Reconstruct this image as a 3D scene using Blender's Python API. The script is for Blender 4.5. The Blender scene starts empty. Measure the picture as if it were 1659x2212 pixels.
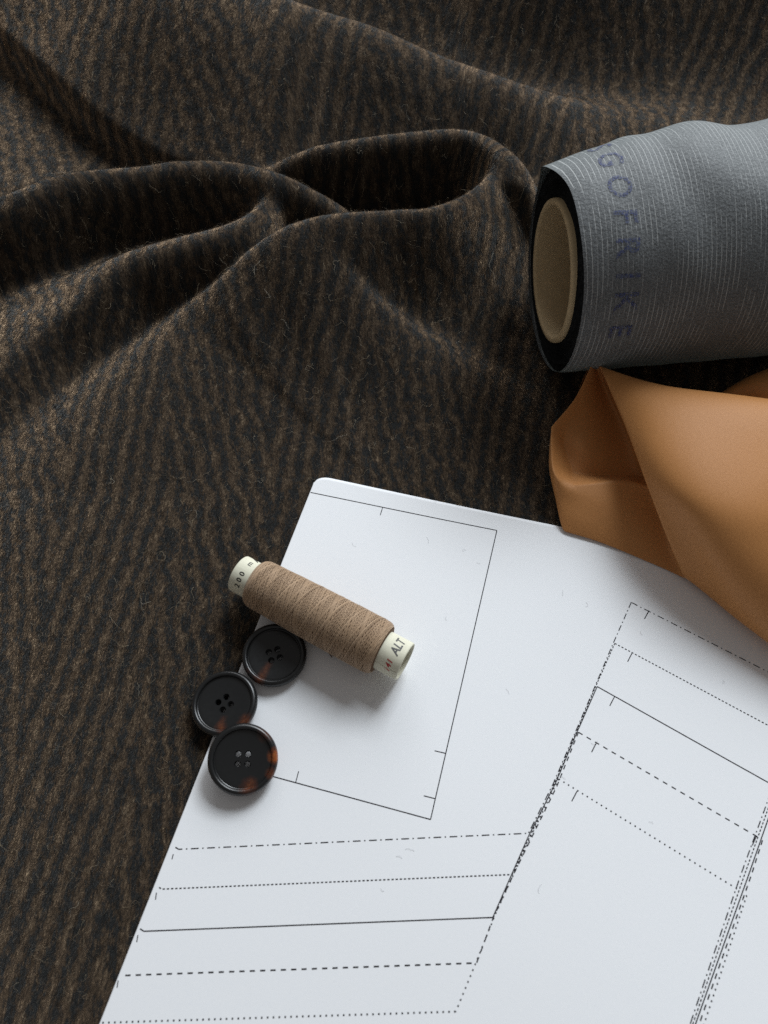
import bpy, bmesh, math, random
import numpy as np
from mathutils import Vector, Matrix

random.seed(7)
RNG = np.random.default_rng(11)
scene = bpy.context.scene
COL = scene.collection
MM = 0.001

# ------------------------------------------------------------------ camera
TILT = math.radians(29.0)
CAM_H = 240.0                      # mm above the cloth
FPX, CX, CY = 1660.0, 829.5, 1106.0   # focal length and centre in a 1659 x 2212 picture
cam_d = bpy.data.cameras.new("camera")
cam = bpy.data.objects.new("camera", cam_d)
COL.objects.link(cam)
cam.location = (0, 0, CAM_H * MM)
cam.rotation_euler = (TILT, 0, 0)
cam_d.sensor_fit = 'HORIZONTAL'
cam_d.sensor_width = 36.0
cam_d.lens = 36.0 * FPX / 1659.0
cam_d.clip_start = 0.01
cam_d.clip_end = 20
cam_d.dof.use_dof = True
cam_d.dof.focus_distance = 0.262
cam_d.dof.aperture_fstop = 22.0
scene.camera = cam

# ------------------------------------------------------------------ light
world = bpy.data.worlds.new("World")
scene.world = world
world.use_nodes = True
bg = world.node_tree.nodes["Background"]
bg.inputs[0].default_value = (1.0, 0.96, 0.93, 1)
bg.inputs[1].default_value = 0.18


def area_lamp(name, target, az, el, dist, sx, sy, power, color):
    d = bpy.data.lights.new(name, 'AREA')
    d.shape = 'RECTANGLE'
    d.size, d.size_y = sx, sy
    d.energy = power
    d.color = color
    o = bpy.data.objects.new(name, d)
    COL.objects.link(o)
    a, e = math.radians(az), math.radians(el)
    v = Vector((math.sin(a) * math.cos(e), math.cos(a) * math.cos(e), math.sin(e)))
    o.location = Vector(target) + v * dist
    o.rotation_euler = v.to_track_quat('Z', 'Y').to_euler()
    return o


area_lamp("window_light", (0.02, 0.15, 0), 30, 44, 1.5, 0.56, 0.56, 21.0, (0.87, 0.945, 1.0))
area_lamp("room_light", (0.02, 0.15, 0), 18, 29, 1.25, 1.5, 0.7, 12.8, (0.96, 0.98, 1.0))

scene.view_settings.view_transform = 'Standard'
scene.view_settings.look = 'None'
scene.view_settings.exposure = 0.0
scene.view_settings.gamma = 1.0
scene.render.engine = 'CYCLES'
scene.cycles.use_denoising = False
scene.cycles.max_bounces = 8
scene.cycles.caustics_reflective = False
scene.cycles.caustics_refractive = False


# ------------------------------------------------------------------ helpers
def unp(px, py, h=0.0):
    """point (mm) at height h seen at picture position px, py"""
    x = (px - CX) / FPX
    u = -(py - CY) / FPX
    dy = u * math.cos(TILT) + math.sin(TILT)
    dz = u * math.sin(TILT) - math.cos(TILT)
    t = (CAM_H - h) / -dz
    return np.array([x * t, dy * t, h])


def link(o, parent=None):
    COL.objects.link(o)
    if parent is not None:
        o.parent = parent
    return o


def mesh_obj(name, verts, faces, mat=None, parent=None, smooth=True):
    me = bpy.data.meshes.new(name)
    me.from_pydata([tuple(v) for v in verts], [], [tuple(f) for f in faces])
    me.update()
    if smooth:
        me.polygons.foreach_set("use_smooth", [True] * len(me.polygons))
    if mat:
        me.materials.append(mat)
    return link(bpy.data.objects.new(name, me), parent)


def grid_mesh(name, P, mat=None, parent=None, uv=None):
    """P: (n, m, 3) array in metres -> quad grid"""
    n, m = P.shape[:2]
    me = bpy.data.meshes.new(name)
    me.vertices.add(n * m)
    me.vertices.foreach_set("co", P.reshape(-1).astype(np.float32))
    idx = np.arange(n * m).reshape(n, m)
    q = np.stack([idx[:-1, :-1], idx[:-1, 1:], idx[1:, 1:], idx[1:, :-1]], -1).reshape(-1, 4)
    me.loops.add(q.size)
    me.loops.foreach_set("vertex_index", q.reshape(-1).astype(np.int32))
    me.polygons.add(len(q))
    me.polygons.foreach_set("loop_start", np.arange(0, q.size, 4, dtype=np.int32))
    if uv is not None:
        lay = me.uv_layers.new(name="cloth_uv")
        lay.data.foreach_set("uv", uv.reshape(-1, 2)[q.reshape(-1)].reshape(-1).astype(np.float32))
    me.update(calc_edges=True)
    me.validate()
    me.polygons.foreach_set("use_smooth", [True] * len(me.polygons))
    if mat:
        me.materials.append(mat)
    return link(bpy.data.objects.new(name, me), parent)


def empty(name, loc):
    o = bpy.data.objects.new(name, None)
    o.empty_display_size = 0.01
    o.location = loc
    return link(o)


def tag(o, label, cat, group=None):
    o["label"] = label
    o["category"] = cat
    if group:
        o["group"] = group
    return o


def hair_obj(name, pts, rad, mat, parent=None, attrs=None):
    """pts (N, K, 3) metres, rad (N, K) metres"""
    N, K = pts.shape[:2]
    hc = bpy.data.hair_curves.new(name)
    hc.add_curves([K] * N)
    hc.points.foreach_set("position", pts.reshape(-1).astype(np.float32))
    hc.points.foreach_set("radius", rad.reshape(-1).astype(np.float32))
    for an, val in (attrs or {}).items():
        if val.ndim == 2:
            a = hc.attributes.new(an, 'FLOAT_VECTOR', 'CURVE')
            a.data.foreach_set("vector", val.reshape(-1).astype(np.float32))
        else:
            a = hc.attributes.new(an, 'FLOAT', 'CURVE')
            a.data.foreach_set("value", val.astype(np.float32))
    hc.materials.append(mat)
    return link(bpy.data.objects.new(name, hc), parent)


def smooth_noise(shape, cell, seed, amp=1.0):
    """smooth value noise sampled on a grid of the given shape, features about cell samples wide"""
    r = np.random.default_rng(seed)
    gn, gm = int(shape[0] / cell) + 4, int(shape[1] / cell) + 4
    g = r.uniform(-1, 1, (gn, gm))

    def wts(n):
        t = np.arange(n) / cell
        i = t.astype(int)
        f = t - i
        w = np.stack([(1 - f) ** 3 / 6, (3 * f ** 3 - 6 * f ** 2 + 4) / 6,
                      (-3 * f ** 3 + 3 * f ** 2 + 3 * f + 1) / 6, f ** 3 / 6], 1)
        return i, w
    i, wi = wts(shape[0])
    j, wj = wts(shape[1])
    rows = sum(g[i + k, :] * wi[:, k:k + 1] for k in range(4))
    return amp * 1.8 * sum(rows[:, j + k] * wj[:, k][None, :] for k in range(4))


class NT:
    """small helper for building node trees"""
    def __init__(self, tree):
        self.t = tree

    def node(self, kind, **kw):
        n = self.t.nodes.new(kind)
        for k, v in kw.items():
            setattr(n, k, v)
        return n

    def put(self, sock, v):
        if isinstance(v, bpy.types.NodeSocket):
            self.t.links.new(v, sock)
        elif v is not None:
            sock.default_value = v

    def math(self, op, a, b=None, c=None, clamp=False):
        n = self.node('ShaderNodeMath', operation=op, use_clamp=clamp)
        for s, v in zip(n.inputs, (a, b, c)):
            self.put(s, v)
        return n.outputs[0]

    def vmath(self, op, a, b):
        n = self.node('ShaderNodeVectorMath', operation=op)
        self.put(n.inputs[0], a)
        self.put(n.inputs[1], b)
        return n.outputs[0]

    def noise(self, vec, scale, detail=2.0, rough=0.5):
        n = self.node('ShaderNodeTexNoise')
        self.put(n.inputs['Vector'], vec)
        n.inputs['Scale'].default_value = scale
        n.inputs['Detail'].default_value = detail
        n.inputs['Roughness'].default_value = rough
        return n.outputs[0]

    def ramp(self, fac, stops):
        n = self.node('ShaderNodeValToRGB')
        self.put(n.inputs[0], fac)
        e = n.color_ramp.elements
        while len(e) < len(stops):
            e.new(0.5)
        for el, (p, c) in zip(e, stops):
            el.position = p
            el.color = (*c, 1) if len(c) == 3 else c
        return n.outputs[0]

    def mix(self, fac, a, b, kind='MIX'):
        n = self.node('ShaderNodeMix', data_type='RGBA', blend_type=kind)
        self.put(n.inputs[0], fac)
        for s, v in ((n.inputs[6], a), (n.inputs[7], b)):
            if isinstance(v, tuple) and len(v) == 3:
                v = (*v, 1)
            self.put(s, v)
        return n.outputs[2]

    def bump(self, height, strength=0.3, dist=0.0002):
        n = self.node('ShaderNodeBump')
        n.inputs['Strength'].default_value = strength
        n.inputs['Distance'].default_value = dist
        self.put(n.inputs['Height'], height)
        return n.outputs[0]


def material(name, color=(0.5, 0.5, 0.5), rough=0.6, spec=0.5):
    m = bpy.data.materials.new(name)
    m.use_nodes = True
    b = m.node_tree.nodes["Principled BSDF"]
    b.inputs['Base Color'].default_value = (*color, 1)
    b.inputs['Roughness'].default_value = rough
    b.inputs['Specular IOR Level'].default_value = spec
    return m, NT(m.node_tree), b


# ------------------------------------------------------------------ wool cloth: shape
X0, X1, Y0, Y1, CELL = -360.0, 390.0, -70.0, 610.0, 1.0
xs = np.arange(X0, X1 + .5, CELL)
ys = np.arange(Y0, Y1 + .5, CELL)
GX, GY = np.meshgrid(xs, ys)


def fold(points, front, back, pf=2.0, pb=2.0, side=None):
    """height of one fold: points = (px, py, crest height mm); front / back = half widths (mm)
    towards and away from the viewer, single numbers or one per point"""
    W = np.array([unp(*p) for p in points])
    n = len(points)
    fr = np.broadcast_to(np.array(front, float), n)
    ba = np.broadcast_to(np.array(back, float), n)
    # dense smooth resampling (Catmull-Rom)
    S = []
    ext = np.vstack([2 * W[0] - W[1], W, 2 * W[-1] - W[-2]])
    for i in range(n - 1):
        p0, p1, p2, p3 = ext[i:i + 4]
        for t in np.linspace(0, 1, 14, endpoint=(i == n - 2)):
            q = .5 * (2 * p1 + (p2 - p0) * t + (2 * p0 - 5 * p1 + 4 * p2 - p3) * t * t + (3 * p1 - p0 - 3 * p2 + p3) * t ** 3)
            S.append((*q, fr[i] * (1 - t) + fr[i + 1] * t, ba[i] * (1 - t) + ba[i + 1] * t))
    S = np.array(S)
    T = np.gradient(S[:, :2], axis=0)
    T /= np.linalg.norm(T, axis=1, keepdims=True) + 1e-9
    best = np.full(GX.shape, 1e9)
    D = np.zeros(GX.shape)
    H = np.zeros(GX.shape)
    F = np.ones(GX.shape)
    B = np.ones(GX.shape)
    for k in range(len(S)):
        dx, dy = GX - S[k, 0], GY - S[k, 1]
        d2 = dx * dx + dy * dy
        m = d2 < best
        best[m] = d2[m]
        sd = T[k, 0] * dy - T[k, 1] * dx          # > 0 : left of travel direction
        D[m] = sd[m]
        H[m], F[m], B[m] = S[k, 2], S[k, 3], S[k, 4]
    dist = np.sqrt(best)
    s = D / (dist + .5)                            # -1 .. 1 side, smooth round the ends
    mixf = np.clip(.5 + .5 * s, 0, 1)
    w = F * (1 - mixf) + B * mixf
    p = pf * (1 - mixf) + pb * mixf
    return H * np.exp(-np.power(dist / w, p))


FOLDS = []
# long ridge across the top
FOLDS.append(fold([(-250, -330, 46), (100, -210, 50), (380, -95, 52), (640, 0, 50), (770, 45, 46), (900, 100, 41), (1000, 140, 36),
                   (1100, 182, 30), (1200, 215, 23), (1320, 245, 15), (1450, 262, 9)],
                  [80, 80, 80, 72, 60, 48, 40, 34, 32, 30, 26], 26, 1.7, 2.0))
# ridge behind it, crest out of the picture
FOLDS.append(fold([(700, -170, 26), (1000, -150, 38), (1300, -140, 46), (1700, -130, 46), (2000, -110, 44)], 46, 60, 2.0))
# fold running in from the left
FOLDS.append(fold([(-260, 520, 26), (-120, 475, 31), (0, 430, 35), (150, 370, 37), (300, 342, 37), (400, 335, 36), (500, 345, 34),
                   (600, 372, 33), (680, 410, 29), (735, 440, 22), (780, 475, 9)],
                  [15, 15, 15, 15, 15, 15, 16, 15, 13, 11, 9], [20, 20, 20, 18, 16, 15, 15, 13, 11, 9, 8], 2.8, 1.8))
# second fold below it
FOLDS.append(fold([(-150, 880, 8), (60, 705, 16), (170, 625, 22), (270, 552, 27), (380, 510, 30), (480, 482, 31), (545, 452, 30), (590, 410, 28)],
                  [22, 17, 14, 13, 13, 13, 13, 12], [44, 36, 28, 22, 20, 18, 15, 12], 2.8, 1.8))
# broad fold in the middle, ends in the loop
FOLDS.append(fold([(60, 1060, 4), (230, 880, 7), (390, 705, 12), (440, 645, 17), (480, 602, 22), (560, 522, 31), (640, 477, 36), (720, 457, 38),
                   (850, 448, 38), (930, 443, 38), (1000, 420, 37), (1050, 386, 36), (1090, 345, 34)],
                  [44, 44, 44, 44, 44, 44, 42, 34, 25, 20, 22, 24, 24], [30, 24, 15, 12, 10, 10, 10, 10, 11, 11, 11, 10, 10], 1.6, 2.6))
# loop
FOLDS.append(fold([(520, 395, 18), (580, 362, 24), (640, 332, 29), (700, 311, 33), (850, 286, 36), (980, 271, 38), (1050, 286, 39), (1100, 322, 38),
                   (1130, 362, 36), (1138, 412, 31), (1118, 470, 20)],
                  [9, 9, 10, 11, 12, 12, 12, 15, 18, 20, 18], [14, 14, 14, 14, 14, 14, 14, 14, 14, 14, 12], 3.0, 2.0))
# low spur running down towards the right from the middle fold
FOLDS.append(fold([(640, 510, 30), (720, 570, 27), (800, 640, 21), (880, 705, 15), (960, 765, 10), (1060, 835, 5), (1150, 900, 1)],
                  [40, 36, 34, 30, 28, 24, 22], [9, 9, 10, 11, 12, 13, 13], 1.7, 2.4))
wool = np.zeros(GX.shape)
stack = np.stack(FOLDS)
K = 3.0                                             # smooth maximum
wool = K * np.log(np.exp(stack / K).sum(0) - (len(FOLDS) - 1) + 1e-3)
wool = np.maximum(wool, 0)
# where the long ridge overlaps the hollow at the left: a steep step down, then a slow rise
wool -= fold([(-220, -20, 11), (-60, 85, 12), (60, 180, 12), (140, 245, 12), (200, 290, 12), (300, 348, 10.5), (370, 388, 7), (430, 415, 2)],
             [34, 34, 32, 30, 28, 24, 20, 14], [3, 3, 3, 3, 3, 3, 3, 3], 1.5, 2.8)
und = smooth_noise(GX.shape, 70, 3, 1.6) + smooth_noise(GX.shape, 28, 4, .55)
near_flat = 1 / (1 + np.exp((GY - 165) / 18))       # flat under the paper
wool += und * (1 - .85 * near_flat) * (1 + .04 * wool)
wool = np.where(wool < 0, wool * .4, wool)

# roll of interfacing: axis and radius are needed to seat the cloth under it
ROLL_R = 36.5
ROLL_YAW = math.radians(6.0)
roll_c = unp(1197, 588, ROLL_R)
roll_ax = np.array([math.cos(ROLL_YAW), math.sin(ROLL_YAW), 0])
rel_s = (GX - roll_c[0]) * roll_ax[0] + (GY - roll_c[1]) * roll_ax[1]
rel_d = -(GX - roll_c[0]) * roll_ax[1] + (GY - roll_c[1]) * roll_ax[0]
lim = ROLL_R - np.sqrt(np.clip(ROLL_R ** 2 - rel_d ** 2, 0, None)) - 1.0
lim = np.where(np.abs(rel_d) < ROLL_R, lim, 60) + np.clip(-rel_s - 2, 0, None) * 1.1
wool = -2.0 * np.log(np.exp(-wool / 2.0) + np.exp(-lim / 2.0))
for _ in range(2):                                  # take the last hard edges off
    p = np.pad(wool, 1, mode='edge')
    wool = (p[:-2, 1:-1] + p[2:, 1:-1] + p[1:-1, :-2] + p[1:-1, 2:] + 2 * wool) / 6

hy, hx = np.gradient(wool, CELL)
U = np.cumsum(np.sqrt(1 + .4 * hx ** 2), axis=1) * CELL
U -= U[:, [int(-X0 / CELL)]]
V = np.cumsum(np.sqrt(1 + .7 * hy ** 2), axis=0) * CELL
U += smooth_noise(GX.shape, 60, 21, 3.0)
U /= .86 + .42 * np.clip((GY - 140) / 300, 0, 1)     # the cloth is eased wider towards the back
CLOTH_UV = np.stack([U, V], -1) / 100.0


def sample(A, x, y):
    fx = np.clip((x - X0) / CELL, 0, len(xs) - 1.001)
    fy = np.clip((y - Y0) / CELL, 0, len(ys) - 1.001)
    i, j = fy.astype(int), fx.astype(int)
    a, b = fy - i, fx - j
    if A.ndim == 3:
        a, b = a[:, None], b[:, None]
    return A[i, j] * (1 - a) * (1 - b) + A[i, j + 1] * (1 - a) * b + A[i + 1, j] * a * (1 - b) + A[i + 1, j + 1] * a * b


# ------------------------------------------------------------------ wool cloth: materials
def wool_colour(nt, vec):
    """herringbone of brown and near black stripes; vec in decimetres of cloth"""
    sep = nt.node('ShaderNodeSeparateXYZ')
    nt.put(sep.inputs[0], vec)
    u, v = sep.outputs[0], sep.outputs[1]
    wob = nt.noise(vec, 9.0, 3.0, .6)
    wob2 = nt.noise(vec, 60.0, 2.0, .5)
    zig = nt.math('PINGPONG', nt.math('ADD', u, nt.math('MULTIPLY', wob, .10)), .42)
    ph = nt.math('ADD', zig, nt.math('MULTIPLY', v, .19))
    ph = nt.math('ADD', ph, nt.math('MULTIPLY', wob2, .028))
    ph = nt.math('ADD', ph, nt.math('MULTIPLY', wob, .035))
    st = nt.math('SINE', nt.math('MULTIPLY', ph, 2 * math.pi / .070))
    stretch = nt.vmath('MULTIPLY', vec, (1.0, 0.30, 1.0))
    fl = nt.noise(stretch, 120.0, 3.0, .7)
    patch = nt.noise(vec, 22.0, 3.0, .6)
    f = nt.math('ADD', nt.math('MULTIPLY', st, .155), nt.math('MULTIPLY', nt.math('SUBTRACT', fl, .5), 1.25))
    f = nt.math('ADD', f, nt.math('MULTIPLY', nt.math('SUBTRACT', patch, .5), .6))
    return nt.math('ADD', f, .49, clamp=True)


WOOL_STOPS = [(0.0, (.0100, .0112, .0125)), (.36, (.0150, .0158, .0162)), (.52, (.030, .0220, .0158)),
              (.74, (.057, .0418, .0288)), (1.0, (.138, .105, .071))]
m_wool, nt, b = material("wool_weave", rough=.95, spec=.1)
uvn = nt.node('ShaderNodeUVMap', uv_map="cloth_uv")
f = wool_colour(nt, uvn.outputs[0])
nt.put(b.inputs['Base Color'], nt.ramp(f, WOOL_STOPS))
b.inputs['Sheen Weight'].default_value = .9
b.inputs['Sheen Roughness'].default_value = .38
nt.put(b.inputs['Sheen Tint'], nt.mix(1.0, nt.ramp(f, WOOL_STOPS), (25.0, 24.0, 22.5), 'MULTIPLY'))
st_ = nt.vmath('MULTIPLY', uvn.outputs[0], (1.0, .35, 1.0))
nt.put(b.inputs['Normal'], nt.bump(nt.noise(st_, 220, 3, .7), .9, .0009))

m_nap, nt, b = material("wool_nap", rough=.8, spec=.25)
at = nt.node('ShaderNodeAttribute', attribute_name="cloth")
rn = nt.node('ShaderNodeAttribute', attribute_name="rnd")
f = wool_colour(nt, at.outputs['Vector'])
f = nt.math('ADD', f, nt.math('MULTIPLY', nt.math('SUBTRACT', rn.outputs['Fac'], .5), .62), clamp=True)
c = nt.ramp(f, WOOL_STOPS)
tint = nt.ramp(nt.math('FRACT', nt.math('MULTIPLY', rn.outputs['Fac'], 37.0)),
               [(0, (1.2, .92, .78)), (.35, (1, 1, 1)), (.7, (.95, 1.0, 1.0)), (1, (1.15, 1.1, .85))])
cc = nt.mix(1.0, c, tint, 'MULTIPLY')
nt.put(b.inputs['Base Color'], cc)
# wool fibres let light through: a backlit nap glows at grazing view
hb = nt.node('ShaderNodeBsdfHair', component='Transmission')
nt.put(hb.inputs['Color'], nt.mix(1.0, cc, (2.6, 2.4, 2.2), 'MULTIPLY'))
hb.inputs['RoughnessU'].default_value = .6
hb.inputs['RoughnessV'].default_value = 1.0
ms = nt.node('ShaderNodeMixShader')
ms.inputs[0].default_value = .45
nt.put(ms.inputs[1], b.outputs[0])
nt.put(ms.inputs[2], hb.outputs[0])
nt.put(nt.t.nodes['Material Output'].inputs[0], ms.outputs[0])

m_stray, nt, b = material("stray_wool_fibre", rough=.6, spec=.4)
rn = nt.node('ShaderNodeAttribute', attribute_name="rnd")
nt.put(b.inputs['Base Color'], nt.ramp(rn.outputs['Fac'], [(0, (.09, .065, .045)), (.5, (.22, .17, .11)), (.8, (.34, .28, .19)), (1, (.5, .46, .38))]))

P = np.stack([GX, GY, wool], -1) * MM
wool_cloth = grid_mesh("wool_cloth", P, m_wool, None, CLOTH_UV)
tag(wool_cloth, "draped dark brown and black herringbone wool cloth lying in folds under everything", "fabric")


# ------------------------------------------------------------------ where the paper lies (the nap is pressed flat under it)
PAPER_Z = 1.3
TL, TR = unp(684, 1028, PAPER_Z)[:2], unp(1900, 1281, PAPER_Z)[:2]
BL = unp(123, 2445, PAPER_Z)[:2]
e_s = (TR - TL) / np.linalg.norm(TR - TL)
e_t = (BL - TL) / np.linalg.norm(BL - TL)
LEN_S, LEN_T = np.linalg.norm(TR - TL), np.linalg.norm(BL - TL)


def under_paper(x, y, inset=.3):
    det = e_s[0] * e_t[1] - e_s[1] * e_t[0]
    dx, dy = x - TL[0], y - TL[1]
    s_ = (dx * e_t[1] - dy * e_t[0]) / det
    t_ = (e_s[0] * dy - e_s[1] * dx) / det
    return (s_ > inset) & (t_ > inset) & (s_ < LEN_S) & (t_ < LEN_T)


# ------------------------------------------------------------------ wool nap
def in_view(n, seed, margin=260):
    """random ground points, spread over what the camera (and a step aside) sees"""
    r = np.random.default_rng(seed)
    out = []
    tot = 0
    while tot < n:
        y = Y0 + 5 + (Y1 - Y0 - 10) * r.random(n)
        x = X0 + 5 + (X1 - X0 - 10) * r.random(n)
        # depth along the axis
        z = y * math.sin(TILT) + CAM_H * math.cos(TILT)
        px = CX + FPX * x / z
        v = y * math.cos(TILT) - CAM_H * math.sin(TILT)
        py = CY - FPX * v / z
        keep = (px > -margin) & (px < 1659 + margin) & (py > -420) & (py < 2212 + 120)
        # thin out with distance, so that the nap is about as dense in the picture
        keep &= r.random(n) < np.clip((250 / z) ** 1.1, 0, 1)
        out.append(np.stack([x, y, z], 1)[keep])
        tot += keep.sum()
    return np.concatenate(out)[:n]


def strands(n, K, seed, length, lift, curl, spread, radius, margin=260, root=-.15):
    r = np.random.default_rng(seed)
    g = in_view(n, seed + 1, margin)
    x, y, z = g.T
    L = length[0] + (length[1] - length[0]) * r.random(n) ** 1.6
    ang = -math.pi / 2 + r.normal(0, spread, n)
    bend = r.normal(0, curl, (n, K - 1)).cumsum(1) if curl > .5 else r.normal(0, curl, (n, 1)) * np.linspace(0, 1, K - 1)[None]
    seg = L[:, None] / (K - 1)
    px = np.concatenate([x[:, None], x[:, None] + np.cumsum(np.cos(ang[:, None] + bend) * seg, 1)], 1)
    py = np.concatenate([y[:, None], y[:, None] + np.cumsum(np.sin(ang[:, None] + bend) * seg, 1)], 1)
    t = np.linspace(0, 1, K)[None]
    lf = lift[0] + (lift[1] - lift[0]) * r.random((n, 1)) ** 2
    hgt = root + lf * (t ** .7) * (1 + .4 * np.sin(t * 6 + r.random((n, 1)) * 6))
    ZZ = sample(wool, px.ravel(), py.ravel()).reshape(px.shape)
    ax = sample(hx, x, y)[:, None]
    ay = sample(hy, x, y)[:, None]
    nn = np.sqrt(1 + ax ** 2 + ay ** 2)
    zz = ZZ + hgt / nn
    zz = np.where(under_paper(px, py), np.minimum(zz, .35), zz)
    pts = np.stack([px - ax / nn * hgt, py - ay / nn * hgt, zz], -1) * MM
    rad = radius * (z / 250)[:, None] * (1.05 - .75 * t) * (.7 + .6 * r.random((n, 1))) * MM
    return pts, rad, x, y, r.random(n)


N_NAP = 420000
pts, rad, x, y, rnd = strands(N_NAP, 4, 101, (2.0, 5.0), (.25, 1.1), .45, .38, .027)
uv3 = np.concatenate([sample(CLOTH_UV, x, y), np.zeros((len(x), 1))], 1)
nap = hair_obj("nap_fibres", pts, rad, m_nap, wool_cloth, {"cloth": uv3, "rnd": rnd})
nap["kind"] = "stuff"
pts, rad, x, y, rnd = strands(15000, 8, 202, (2.5, 7.0), (.8, 2.4), .65, 1.2, .026)
stray = hair_obj("stray_fibres", pts, rad, m_stray, wool_cloth, {"rnd": rnd * .8})
stray["kind"] = "stuff"
pts, rad, x, y, rnd = strands(420, 14, 303, (5, 13.0), (1.0, 3.0), .6, 1.6, .032)
stray = hair_obj("curly_fibres", pts, rad, m_stray, wool_cloth, {"rnd": .55 + .45 * rnd})
stray["kind"] = "stuff"

# ------------------------------------------------------------------ pattern paper


def paper_h(x, y):
    x, y = np.asarray(x, float), np.asarray(y, float)
    w = .35 * np.sin(x / 23 + .6) * np.sin(y / 31 + 1.1) + .5 * np.sin((x * .8 + y * .5) / 48 + 2.0)
    return PAPER_Z + .8 * w + .4


m_paper, nt, b = material("white_paper", (.80, .81, .83), .75, .25)
tc = nt.node('ShaderNodeTexCoord')
nz = nt.noise(tc.outputs['Object'], 900, 3, .6)
nt.put(b.inputs['Base Color'], nt.mix(nz, (.775, .79, .815), (.815, .82, .835)))
nt.put(b.inputs['Normal'], nt.bump(nt.noise(tc.outputs['Object'], 1400, 3, .6), .12, .00006))

ss = np.concatenate([[0, .3, .7, 1.2, 1.8, 2.6, 3.6, 4.8], np.linspace(6, LEN_S, 70)])
tt = np.linspace(0, 1, 90) ** 1.15
RC = 5.0
rows = []
for t in tt:
    row = []
    # lower leaf, then the folded edge, then the upper leaf
    for k, s in enumerate(ss[::-1][-24:]):
        c0 = RC - math.sqrt(max(RC ** 2 - max(RC - s, 0) ** 2, 0)) if s < RC else 0
        tl = c0 * .62 + (LEN_T - c0 * .62) * t
        p = TL + e_s * (s + .25) + e_t * tl
        row.append((p[0], p[1], paper_h(*p) - .62))
    c0 = RC * .62
    tl = c0 + (LEN_T - c0) * t
    for a in np.linspace(-70, 70, 7):
        p = TL + e_s * (.25 - .28 * math.cos(math.radians(a))) + e_t * tl
        row.append((p[0], p[1], paper_h(*p) - .31 + .30 * math.sin(math.radians(a))))
    for s in ss:
        c0 = RC - math.sqrt(max(RC ** 2 - max(RC - s, 0) ** 2, 0)) if s < RC else 0
        tl = c0 * .62 + (LEN_T - c0 * .62) * t
        p = TL + e_s * (s + .25) + e_t * tl
        row.append((p[0], p[1], float(paper_h(*p))))
    rows.append(row)
paper = grid_mesh("pattern_paper", np.array(rows) * MM, m_paper)
sol = paper.modifiers.new("thickness", 'SOLIDIFY')
sol.thickness = .00008
sol.offset = 1
tag(paper, "white sewing pattern sheet printed with solid, dashed and dotted black cutting lines", "paper")

m_ink, nt, b = material("black_ink", (.022, .020, .024), .7, .2)


def on_paper(px, py, up=.06):
    h = PAPER_Z
    for _ in range(4):
        p = unp(px, py, h)
        h = float(paper_h(p[0], p[1]))
    return np.array([p[0], p[1]])


def dashes(length, style):
    if style == 'solid':
        return [(0, length)]
    pat = {'dashdot': (2.2, 1.0, .42, 1.0), 'short': (.66, .50), 'dashed': (1.4, 1.35), 'dots': (.42, 1.10)}[style]
    out, s, k = [], 0.0, 0
    while s < length:
        if k % 2 == 0:
            out.append((s, min(s + pat[k % len(pat)], length)))
        s += pat[k % len(pat)]
        k += 1
    return out


def printed(name, pts, style='solid', width=.30):
    W = [on_paper(*p) for p in pts]
    width *= .88
    cum = [0.0]
    for a, c in zip(W[:-1], W[1:]):
        cum.append(cum[-1] + float(np.linalg.norm(c - a)))

    def at(s):
        i = max(0, min(len(W) - 2, int(np.searchsorted(cum, s, side='right')) - 1))
        return W[i] + (W[i + 1] - W[i]) * ((s - cum[i]) / max(cum[i + 1] - cum[i], 1e-6))
    V_, F_ = [], []
    for a, c in dashes(cum[-1], style):
        knots = [a] + [q for q in cum if a < q < c] + [c]
        for k0, k1 in zip(knots[:-1], knots[1:]):
            n = max(1, int((k1 - k0) / 4))
            for q in range(n):
                s0, s1 = k0 + (k1 - k0) * q / n, k0 + (k1 - k0) * (q + 1) / n
                p, r = at(s0 + 1e-6), at(s1 - 1e-6)
                d = (r - p) / (np.linalg.norm(r - p) + 1e-9)
                nrm = np.array([-d[1], d[0]]) * width / 2
                base = len(V_)
                for v in (p - nrm, r - nrm, r + nrm, p + nrm):
                    V_.append((v[0] * MM, v[1] * MM, (float(paper_h(v[0], v[1])) + .05) * MM))
                F_.append((base, base + 1, base + 2, base + 3))
    return mesh_obj(name, V_, F_, m_ink, paper, smooth=False)


printed("cutting_line", [(671, 1063.7), (1073.4, 1145.8), (930.1, 1770.2), (585, 1676)], 'solid', .34)
for a, c in [((826.6, 1096.2), (821.4, 1112.9)), ((962.3, 1627.3), (938.9, 1621.7)), ((939.3, 1725), (915.5, 1719)), ((638.8, 1690), (645.2, 1666.2))]:
    printed("notch_mark", [a, c], 'solid', .30)
LOW = [([(379, 1830), (386, 1834.5), (1124.6, 1800.7), (1143, 1799.8)], 'dashdot', .34),
       ([(343.8, 1916.6), (349.4, 1920.5), (1108, 1889)], 'short', .36),
       ([(302.5, 2006), (311, 2011.6), (1064.5, 1981.7)], 'solid', .34),
       ([(270.7, 2107), (1029.6, 2080)], 'dashed', .42),
       ([(221, 2209.2), (984.7, 2185)], 'dots', .48)]
for p, s, w in LOW:
    printed("size_line", p, s, w)
for a, c in [((374.5, 1845), (371.5, 1856)), ((338, 1928.5), (336, 1943.5)), ((298, 2020), (295.5, 2035)), ((255.5, 2118), (253, 2133.5))]:
    printed("notch_mark", [a, c], 'solid', .30)
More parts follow.
